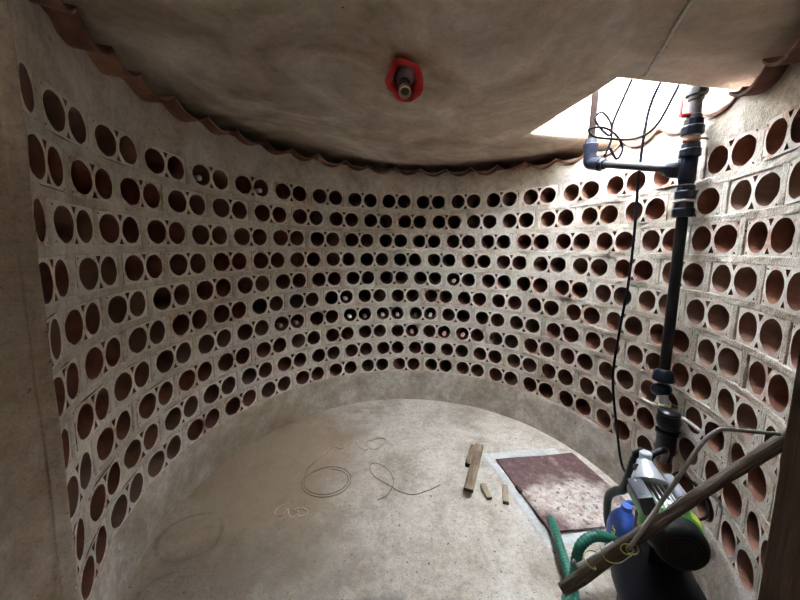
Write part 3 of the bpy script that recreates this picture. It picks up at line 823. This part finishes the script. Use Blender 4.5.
m_ = MB()
m_.tube([fb + Vector((-0.030, 0.130, 0.03)), fb + Vector((0.012, 0.062, 0.02)), fb + Vector((0.050, -0.025, 0.012)), fb + Vector((0.052, -0.11, 0.0))], 0.009, 8, 5)
tag(m_.build('support_bar', 'steel_rod', None, True, fb + Vector((0, 0.03, 0))), 'thin rusty bar wedged behind the black check valve', 'bar')

# ------------------------------------------------------------------ hanging cables
m_ = MB()
m_.tube([Vector((1.10, 1.24, SHAFT + 0.012)), Vector((1.11, 1.335, SHAFT + 0.01)), Vector((1.12, 1.37, SHAFT - 0.05)), Vector((1.14, 1.50, 2.12)), Vector((1.156, 1.62, 2.0)), Vector((1.150, 1.64, 1.85)), Vector((1.148, 1.645, 1.65)), Vector((1.150, 1.640, 1.40)), Vector((1.146, 1.640, 1.15)), Vector((1.138, 1.660, 0.88)), Vector((1.130, 1.665, 0.62)), Vector((1.140, 1.61, 0.36)), Vector((1.13, 1.54, 0.22)), Vector((1.08, 1.42, 0.24)), Vector((1.02, 1.26, 0.32)), Vector((0.97, 1.19, 0.42))], 0.0066, 8, 10)
tag(m_.build('power_cable', 'cable', None, True, (1.15, 1.64, 0.22)), 'long thin black cable hanging from the hatch down to the pump', 'cable')
m_ = MB()
cb = Vector((1.10, 1.66, 0))
def cp(x_, y_, z): return Vector((cb.x + x_, cb.y + y_, z))
m_.tube([Vector((0.96, 1.22, SHAFT + 0.012)), Vector((0.96, 1.31, SHAFT + 0.01)), Vector((0.96, 1.345, SHAFT - 0.05)), cp(-0.085, -0.12, 2.10), cp(-0.10, -0.02, 1.93), cp(-0.105, -0.005, 1.86), cp(-0.14, 0.02, 1.90), cp(-0.165, 0.03, 1.95), cp(-0.14, 0.02, 1.975), cp(-0.105, 0.0, 1.92), cp(-0.095, 0.0, 1.84), cp(-0.12, 0.0, 1.765), cp(-0.10, 0.0, 1.80), cp(-0.06, 0.0, 1.75), cp(-0.035, 0.0, 1.80), cp(-0.07, 0.0, 1.86), cp(-0.13, 0.01, 1.90), cp(-0.19, 0.03, 1.90), cp(-0.165, 0.03, 1.865), cp(-0.10, 0.0, 1.845), cp(0.0, -0.02, 1.838), cp(0.06, -0.06, 1.87), cp(0.07, -0.13, 1.95), cp(0.05, -0.24, 2.10), Vector((1.06, 1.365, SHAFT - 0.05)), Vector((1.05, 1.33, SHAFT + 0.01)), Vector((1.04, 1.23, SHAFT + 0.012))], 0.0056, 8, 8)
tag(m_.build('looped_cable', 'cable', None, True, (0.96, 1.22, SHAFT)), 'black cable tied in a loose loop just below the daylight hatch', 'cable')
m_ = MB()
m_.tube([Vector((0.40, 0.10, CEIL - 0.013)), Vector((0.58, 0.56, CEIL - 0.013)), Vector((0.714, 0.90, CEIL - 0.013)), Vector((0.776, 1.05, CEIL - 0.016)), Vector((0.855, 1.235, CEIL - 0.012)), Vector((0.872, 1.270, CEIL + 0.010)), Vector((0.880, 1.288, CEIL + 0.05)), Vector((0.878, 1.275, CEIL + hth + 0.01))], 0.0066, 8, 6)
tag(m_.build('ceiling_cable', 'cable_white', None, True, (0.714, 0.90, CEIL)), 'straight pale cable running along the ceiling to the hatch edge', 'cable')

# ------------------------------------------------------------------ pump on its tank
ad = Vector((0.29, 0.957, 0)).normalized()      # axis, away from the camera
sd = Vector((ad.y, -ad.x, 0))                   # to the right
cap = Vector((0.838, 0.862, 0.425))
root = empty('water_pump', (0.885, 0.98, 0))
tag(root, 'green water pump with aluminium fins on a dark navy pressure tank', 'pump')
pump_root = root
tk = Vector((0.868, 0.940, 0.152))
def pump(name, mat, fn, sm='auto', parent=None):
    m_ = MB(); fn(m_); return m_.build(name, mat, parent or root, sm)
pump('pressure_tank', 'tank', lambda m_: m_.lathe(tk - ad * 0.155, ad, [(0.0, 0.03), (0.005, 0.055), (0.018, 0.088), (0.037, 0.111), (0.062, 0.123), (0.085, 0.126), (0.225, 0.126), (0.245, 0.121), (0.262, 0.105), (0.275, 0.08), (0.283, 0.05), (0.285, 0.03)], 36), True)
for s_ in (-0.07, 0.08):
    pump('tank_foot', 'tank', lambda m_: (m_.box(tk + ad * s_ + Vector((0, 0, -0.1345)), (0.18, 0.035, 0.036), Matrix.Rotation(math.atan2(sd.y, sd.x), 3, 'Z'), 0, 0.004)))
pump('motor_bracket', 'tank', lambda m_: m_.box(tk + ad * 0.06 + Vector((0, 0, 0.166)), (0.10, 0.13, 0.09), Matrix.Rotation(math.atan2(sd.y, sd.x), 3, 'Z'), 0, 0.004))
pump('motor_body', 'green', lambda m_: m_.lathe(cap + ad * 0.035, ad, [(-0.004, 0.066), (0.0, 0.074), (0.030, 0.086), (0.045, 0.086), (0.049, 0.068), (0.16, 0.064), (0.165, 0.056)], 32))
pump('motor_stripe', 'yellow', lambda m_: m_.grid(lambda u, v_: cap + ad * (0.044 + 0.021 * v_) + (sd * math.cos(0.55 + 0.5 * u) + ZUP * math.sin(0.55 + 0.5 * u)) * (0.0785 + 0.008 * v_), 12, 1))
fan = pump('fan_cover', 'fan_black', lambda m_: m_.lathe(cap - ad * 0.03, ad, [(0.012, 0.025), (0.012, 0.052), (0.018, 0.064), (0.030, 0.071), (0.064, 0.072)], 32))
for q in (0.022, 0.034, 0.046):
    pump('grille_ring', 'fan_black', lambda m_: m_.tube([cap - ad * 0.0185 + (sd * math.cos(k * 0.3142) + ZUP * math.sin(k * 0.3142)) * q for k in range(21)], 0.0022, 6, 1, 0, None, False), True, fan)
for k in range(7):
    an = RAD(72 + k * 9)
    dr = sd * math.cos(an) + ZUP * math.sin(an)
    def fin(m_):
        tg = dr.cross(ad)
        rot = Matrix((tg, ad, dr)).transposed()
        m_.box(cap + ad * 0.108 + dr * 0.077, (0.0050, 0.128, 0.026), rot, 0, 0.0012)
    pump('cooling_fin', 'alu', fin)
lb = pump('rating_label', 'label', lambda m_: m_.grid(lambda u, v_: cap + ad * (0.064 + 0.016 * v_) + (sd * math.cos(1.35 + 0.62 * u) + ZUP * math.sin(1.35 + 0.62 * u)) * 0.0868, 10, 1))
rb = Matrix((sd, ad, ZUP)).transposed()
tb = pump('terminal_box', 'dark_grey', lambda m_: m_.box(cap + ad * 0.098 - sd * 0.072 + Vector((0, 0, 0.072)), (0.044, 0.098, 0.060), rb @ Matrix.Rotation(RAD(-22), 3, 'Y'), 0, 0.006))
for q in (-0.03, 0.03):
    pump('screw', 'alu', lambda m_: m_.lathe(cap + ad * (0.098 + q) - sd * 0.084 + Vector((0, 0, 0.100)), ZUP, [(0, 0.0035), (0.002, 0.003)], 8), False, tb)
cpc = cap + ad * 0.125 + sd * 0.034 + Vector((0, 0, 0.092))
pump('capacitor', 'mid_grey', lambda m_: m_.lathe(cpc - ad * 0.045, ad, [(0.014, 0.012), (0.0, 0.016), (0.0, 0.020), (0.105, 0.020), (0.11, 0.016)], 18))
hc = cap + ad * 0.205 + Vector((0, 0, 0.075)) - sd * 0.032
pump('pump_head', 'alu', lambda m_: m_.lathe(hc - ad * 0.055, (ad * 0.75 + ZUP * 0.66), [(0.008, 0.044), (0.014, 0.052), (0.022, 0.050), (0.05, 0.036), (0.072, 0.026), (0.080, 0.022)], 28))
pump('pump_flange', 'mid_grey', lambda m_: m_.lathe(cap + ad * 0.195, ad, [(0, 0.058), (0.01, 0.064), (0.05, 0.064), (0.075, 0.05)], 28))
pump('outlet_port', 'alu', lambda m_: m_.lathe(hc + Vector((0.012, 0.015, 0.028)), ZUP, [(0, 0.024), (0.02, 0.024), (0.022, 0.019), (0.05, 0.019), (0.054, 0.015)], 20))
pump('priming_knob', 'black_plastic', lambda m_: m_.lathe(hc - sd * 0.030 + Vector((0.0, -0.02, 0.030)), (ZUP * 0.8 - ad * 0.5 - sd * 0.35), [(0, 0.014), (0.016, 0.015), (0.02, 0.012)], 16))
pump('elbow_joint', 'black_plastic', lambda m_: m_.tube([hc + Vector((0.03, 0.03, 0.03)), hc + Vector((0.07, 0.05, 0.05)), hc + Vector((0.13, 0.07, 0.05)), fb + Vector((-0.012, -0.010, -0.195))], 0.012, 12, 5))
pump('gauge_cable', 'cable', lambda m_: m_.tube([cpc + ad * 0.06, cpc + ad * 0.08 + sd * 0.04 + Vector((0, 0, 0.02)), cpc + ad * 0.03 + sd * 0.075 + Vector((0, 0, 0.0)), cpc - ad * 0.04 + sd * 0.065 - Vector((0, 0, 0.03)), cpc - ad * 0.06 + sd * 0.02 - Vector((0, 0, 0.05))], 0.004, 8, 6), True)

# ------------------------------------------------------------------ green ribbed hose
def ribs(r):
    return lambda i, n_, an: r * (1.0 + (0.10 if i % 3 == 0 else -0.03))
def hose(pts, r, mat='hose', step=0.0042):
    path = catmull([Vector(p) for p in pts], 40)
    out = [path[0]]; acc = 0
    for a_, b__ in zip(path[:-1], path[1:]):
        acc += (b__ - a_).length
        if acc >= step: out.append(b__); acc = 0
    return out
h_path = hose([(0.712, 1.385, 0.03), (0.696, 1.312, 0.045), (0.674, 1.201, 0.045), (0.657, 1.11, 0.045), (0.641, 1.044, 0.05), (0.615, 0.98, 0.05), (0.588, 0.94, 0.05), (0.585, 0.985, 0.065), (0.615, 1.03, 0.085), (0.645, 1.055, 0.115), (0.658, 1.075, 0.15), (0.682, 1.092, 0.195), (0.737, 1.108, 0.217), (0.80, 1.110, 0.205), (0.845, 1.095, 0.185), (0.875, 1.07, 0.17)], 0.024)
m_ = MB(); m_.tube(h_path, 0.018, 14, 1, 0, ribs(0.018))
tag(m_.build('ribbed_hose', 'hose', None, True, (0.70, 1.24, 0)), 'green ribbed suction hose looping from the hatch edge to the pump', 'hose')
h2 = hose([hc + Vector((-0.005, 0.04, 0.05)), Vector((0.880, 1.095, 0.575)), Vector((0.862, 1.108, 0.535)), Vector((0.852, 1.115, 0.46)), Vector((0.862, 1.150, 0.38)), Vector((0.880, 1.215, 0.32)), Vector((0.895, 1.275, 0.24)), Vector((0.915, 1.295, 0.12)), Vector((0.95, 1.31, 0.035))], 0.02)
m_ = MB(); m_.tube(h2, 0.0145, 12, 1, 0, ribs(0.0145))
m_.build('outlet_hose', 'hose_dark', pump_root, True)
m_ = MB()
m_.tube([(0.612, 0.93, 0.018), (0.635, 0.89, 0.022), (0.648, 0.84, 0.02), (0.645, 0.76, 0.018), (0.62, 0.66, 0.018)], 0.012, 10, 8)
tag(m_.build('pale_tube', 'pale_hose', None, True, (0.62, 0.66, 0)), 'pale bent plastic tube on the floor beside the green hose', 'tube')

# ------------------------------------------------------------------ blue canister
cc = Vector((0.918, 1.195, 0))
root = empty('blue_canister', cc)
tag(root, 'small blue plastic canister with yellow lettering beside the pump', 'canister')
m_ = MB()
def can(u, v_):
    a_ = 2 * math.pi * u
    pr_ = [(0.0, 0.85), (0.03, 1.0), (0.62, 1.0), (0.80, 0.86), (0.92, 0.55), (1.0, 0.30)]
    f = v_ * 10
    for (z0, s0), (z1, s1) in zip(pr_[:-1], pr_[1:]):
        if z0 <= v_ <= z1:
            sc_ = s0 + (s1 - s0) * (v_ - z0) / (z1 - z0); break
    cx_ = abs(math.cos(a_)) ** 0.6 * math.copysign(1, math.cos(a_)); sy_ = abs(math.sin(a_)) ** 0.6 * math.copysign(1, math.sin(a_))
    return cc + Vector((cx_ * 0.052 * sc_, sy_ * 0.058 * sc_, 0.004 + v_ * 0.25))
m_.grid(can, 32, 24, 0, True)
m_.build('body', 'blue', root, True)
m_ = MB(); m_.lathe(cc + Vector((0, 0, 0.25)), ZUP, [(0, 0.016), (0.004, 0.020), (0.022, 0.020), (0.024, 0.016)], 20, 0, 10, 0.05); m_.build('cap', 'blue', root, 'auto')
m_ = MB(); m_.tube([cc + Vector((0.02, -0.03, 0.20)), cc + Vector((0.035, -0.045, 0.245)), cc + Vector((0.045, 0.0, 0.27)), cc + Vector((0.035, 0.045, 0.245)), cc + Vector((0.02, 0.035, 0.20))], 0.010, 8, 6); m_.build('handle', 'blue', root, True)
for k in range(5):
    m_ = MB(); zz = 0.10 + k * 0.019
    m_.box(cc + Vector((-0.0525, -0.012, zz)), (0.002, 0.018, 0.005)); m_.box(cc + Vector((-0.0525, -0.018 if k % 2 else -0.006, zz + 0.005)), (0.002, 0.005, 0.012))
    m_.build('letter', 'yellow', root)

# ------------------------------------------------------------------ open wooden door at the entrance
root = empty('wooden_door', (0.796, 0.2, 0))
tag(root, 'dark brown plank door standing open at the entrance', 'door')
for k in range(5):
    y1 = 0.615 - 0.165 * k; y0 = y1 - 0.162
    m_ = MB(); m_.box((0.797 + (0.001 if k % 2 else 0), (y0 + y1) / 2, 0.965), (0.040, y1 - y0, 1.90), None, 0, 0.003)
    m_.build('door_board', 'door_wood', root)
for z in (0.35, 1.6):
    m_ = MB(); m_.box((0.832, 0.21, z), (0.028, 0.78, 0.11), None, 0, 0.003); m_.build('ledge', 'door_wood', root)

# ------------------------------------------------------------------ wooden pole and bent rod fixed to the door's free edge
p0 = Vector((0.366, 0.640, 0.538)); p1 = Vector((0.868, 0.652, 0.935))
d = (p1 - p0).normalized(); L = (p1 - p0).length
m_ = MB()
q = d.to_track_quat('Z', 'Y').to_matrix()
n = 18; K = 26
vv = []
for i in range(K + 1):
    t = i / K
    for j in range(n):
        an = 2 * math.pi * j / n
        r = 0.0128 + 0.0012 * math.sin(t * 9) + 0.0035 * noise.noise(Vector((math.cos(an) * 1.3, math.sin(an) * 1.3, t * 7))) + 0.002 * noise.noise(Vector((math.cos(an) * 3, math.sin(an) * 3, t * 22)))
        r *= 1.0 + 0.16 * math.cos(4 * an) * (0.3 + 0.3 * (1 - t))
        bow = 0.006 * math.sin(t * math.pi)
        vv.append(Vector((math.cos(an) * r, math.sin(an) * r + bow, t * L)))
ff = [(i * n + j, i * n + (j + 1) % n, (i + 1) * n + (j + 1) % n, (i + 1) * n + j) for i in range(K) for j in range(n)]
m_.add(vv, ff, 0)
m_.add(vv[:n], [list(range(n))[::-1]], 1); m_.add(vv[-n:], [list(range(n))], 1)
o = m_.build('wooden_pole', ['wood_pole', 'wood_end'], None, True)
o.location = p0; o.rotation_euler = q.to_euler()
tag(o, 'rough weathered wooden pole slanting across in front of the pump', 'pole')
ra = Vector((0.492, 0.622, 0.662)); rb_ = Vector((0.627, 0.613, 0.947)); rc = Vector((0.775, 0.622, 0.931))
m_ = MB()
m_.tube([ra, ra.lerp(rb_, 0.3), ra.lerp(rb_, 0.6), ra.lerp(rb_, 0.88), rb_ + Vector((0.010, 0, -0.006)), rb_.lerp(rc, 0.22), rb_.lerp(rc, 0.6), rc], 0.0040, 12, 8)
rod = m_.build('bent_rod', 'grey_metal', None, True, ra)
tag(rod, 'bent grey steel rod tied to the wooden pole', 'rod')
m_ = MB()
for q_ in (0.0, 0.012):
    m_.tube([ra + Vector((-0.004 + q_, 0, 0.0)) + (sd * math.cos(a_) * 0.012 + ZUP * math.sin(a_) * 0.012) for a_ in [k * 0.7 for k in range(10)]], 0.0013, 6, 3)
m_.tube([ra + Vector((0, -0.01, -0.004)), ra + Vector((-0.03, -0.015, -0.018)), ra + Vector((-0.055, -0.01, -0.015)), ra + Vector((-0.065, 0.0, 0.012))], 0.0011, 6, 5)
m_.build('string_tie', 'string', rod, True)
s0 = p0 + d * 0.06 + Vector((-0.012, 0.004, 0.020)); s1 = p0 + d * 0.155 + Vector((-0.012, 0.0, 0.0205))
m_ = MB()
m_.tube([s0 + Vector((-0.012, 0.0, 0.012)), s0, s0.lerp(s1, 0.5) + Vector((0, 0, -0.001)), s1], 0.0048, 8, 5, 0, None, True, 0.6)
stp = m_.build('white_strip', 'white', None, True, s0)
tag(stp, 'white plastic strip lying along the end of the wooden pole', 'strip')
m_ = MB()
m_.tube([s0 + d * 0.03 + Vector((0.012 * math.cos(a_) - 0.006, -0.012 + 0.012 * math.sin(a_), 0.028 - a_ * 0.006)) for a_ in [k * 0.8 for k in range(9)]], 0.0016, 6, 3)
m_.build('string_knot', 'string', stp, True)
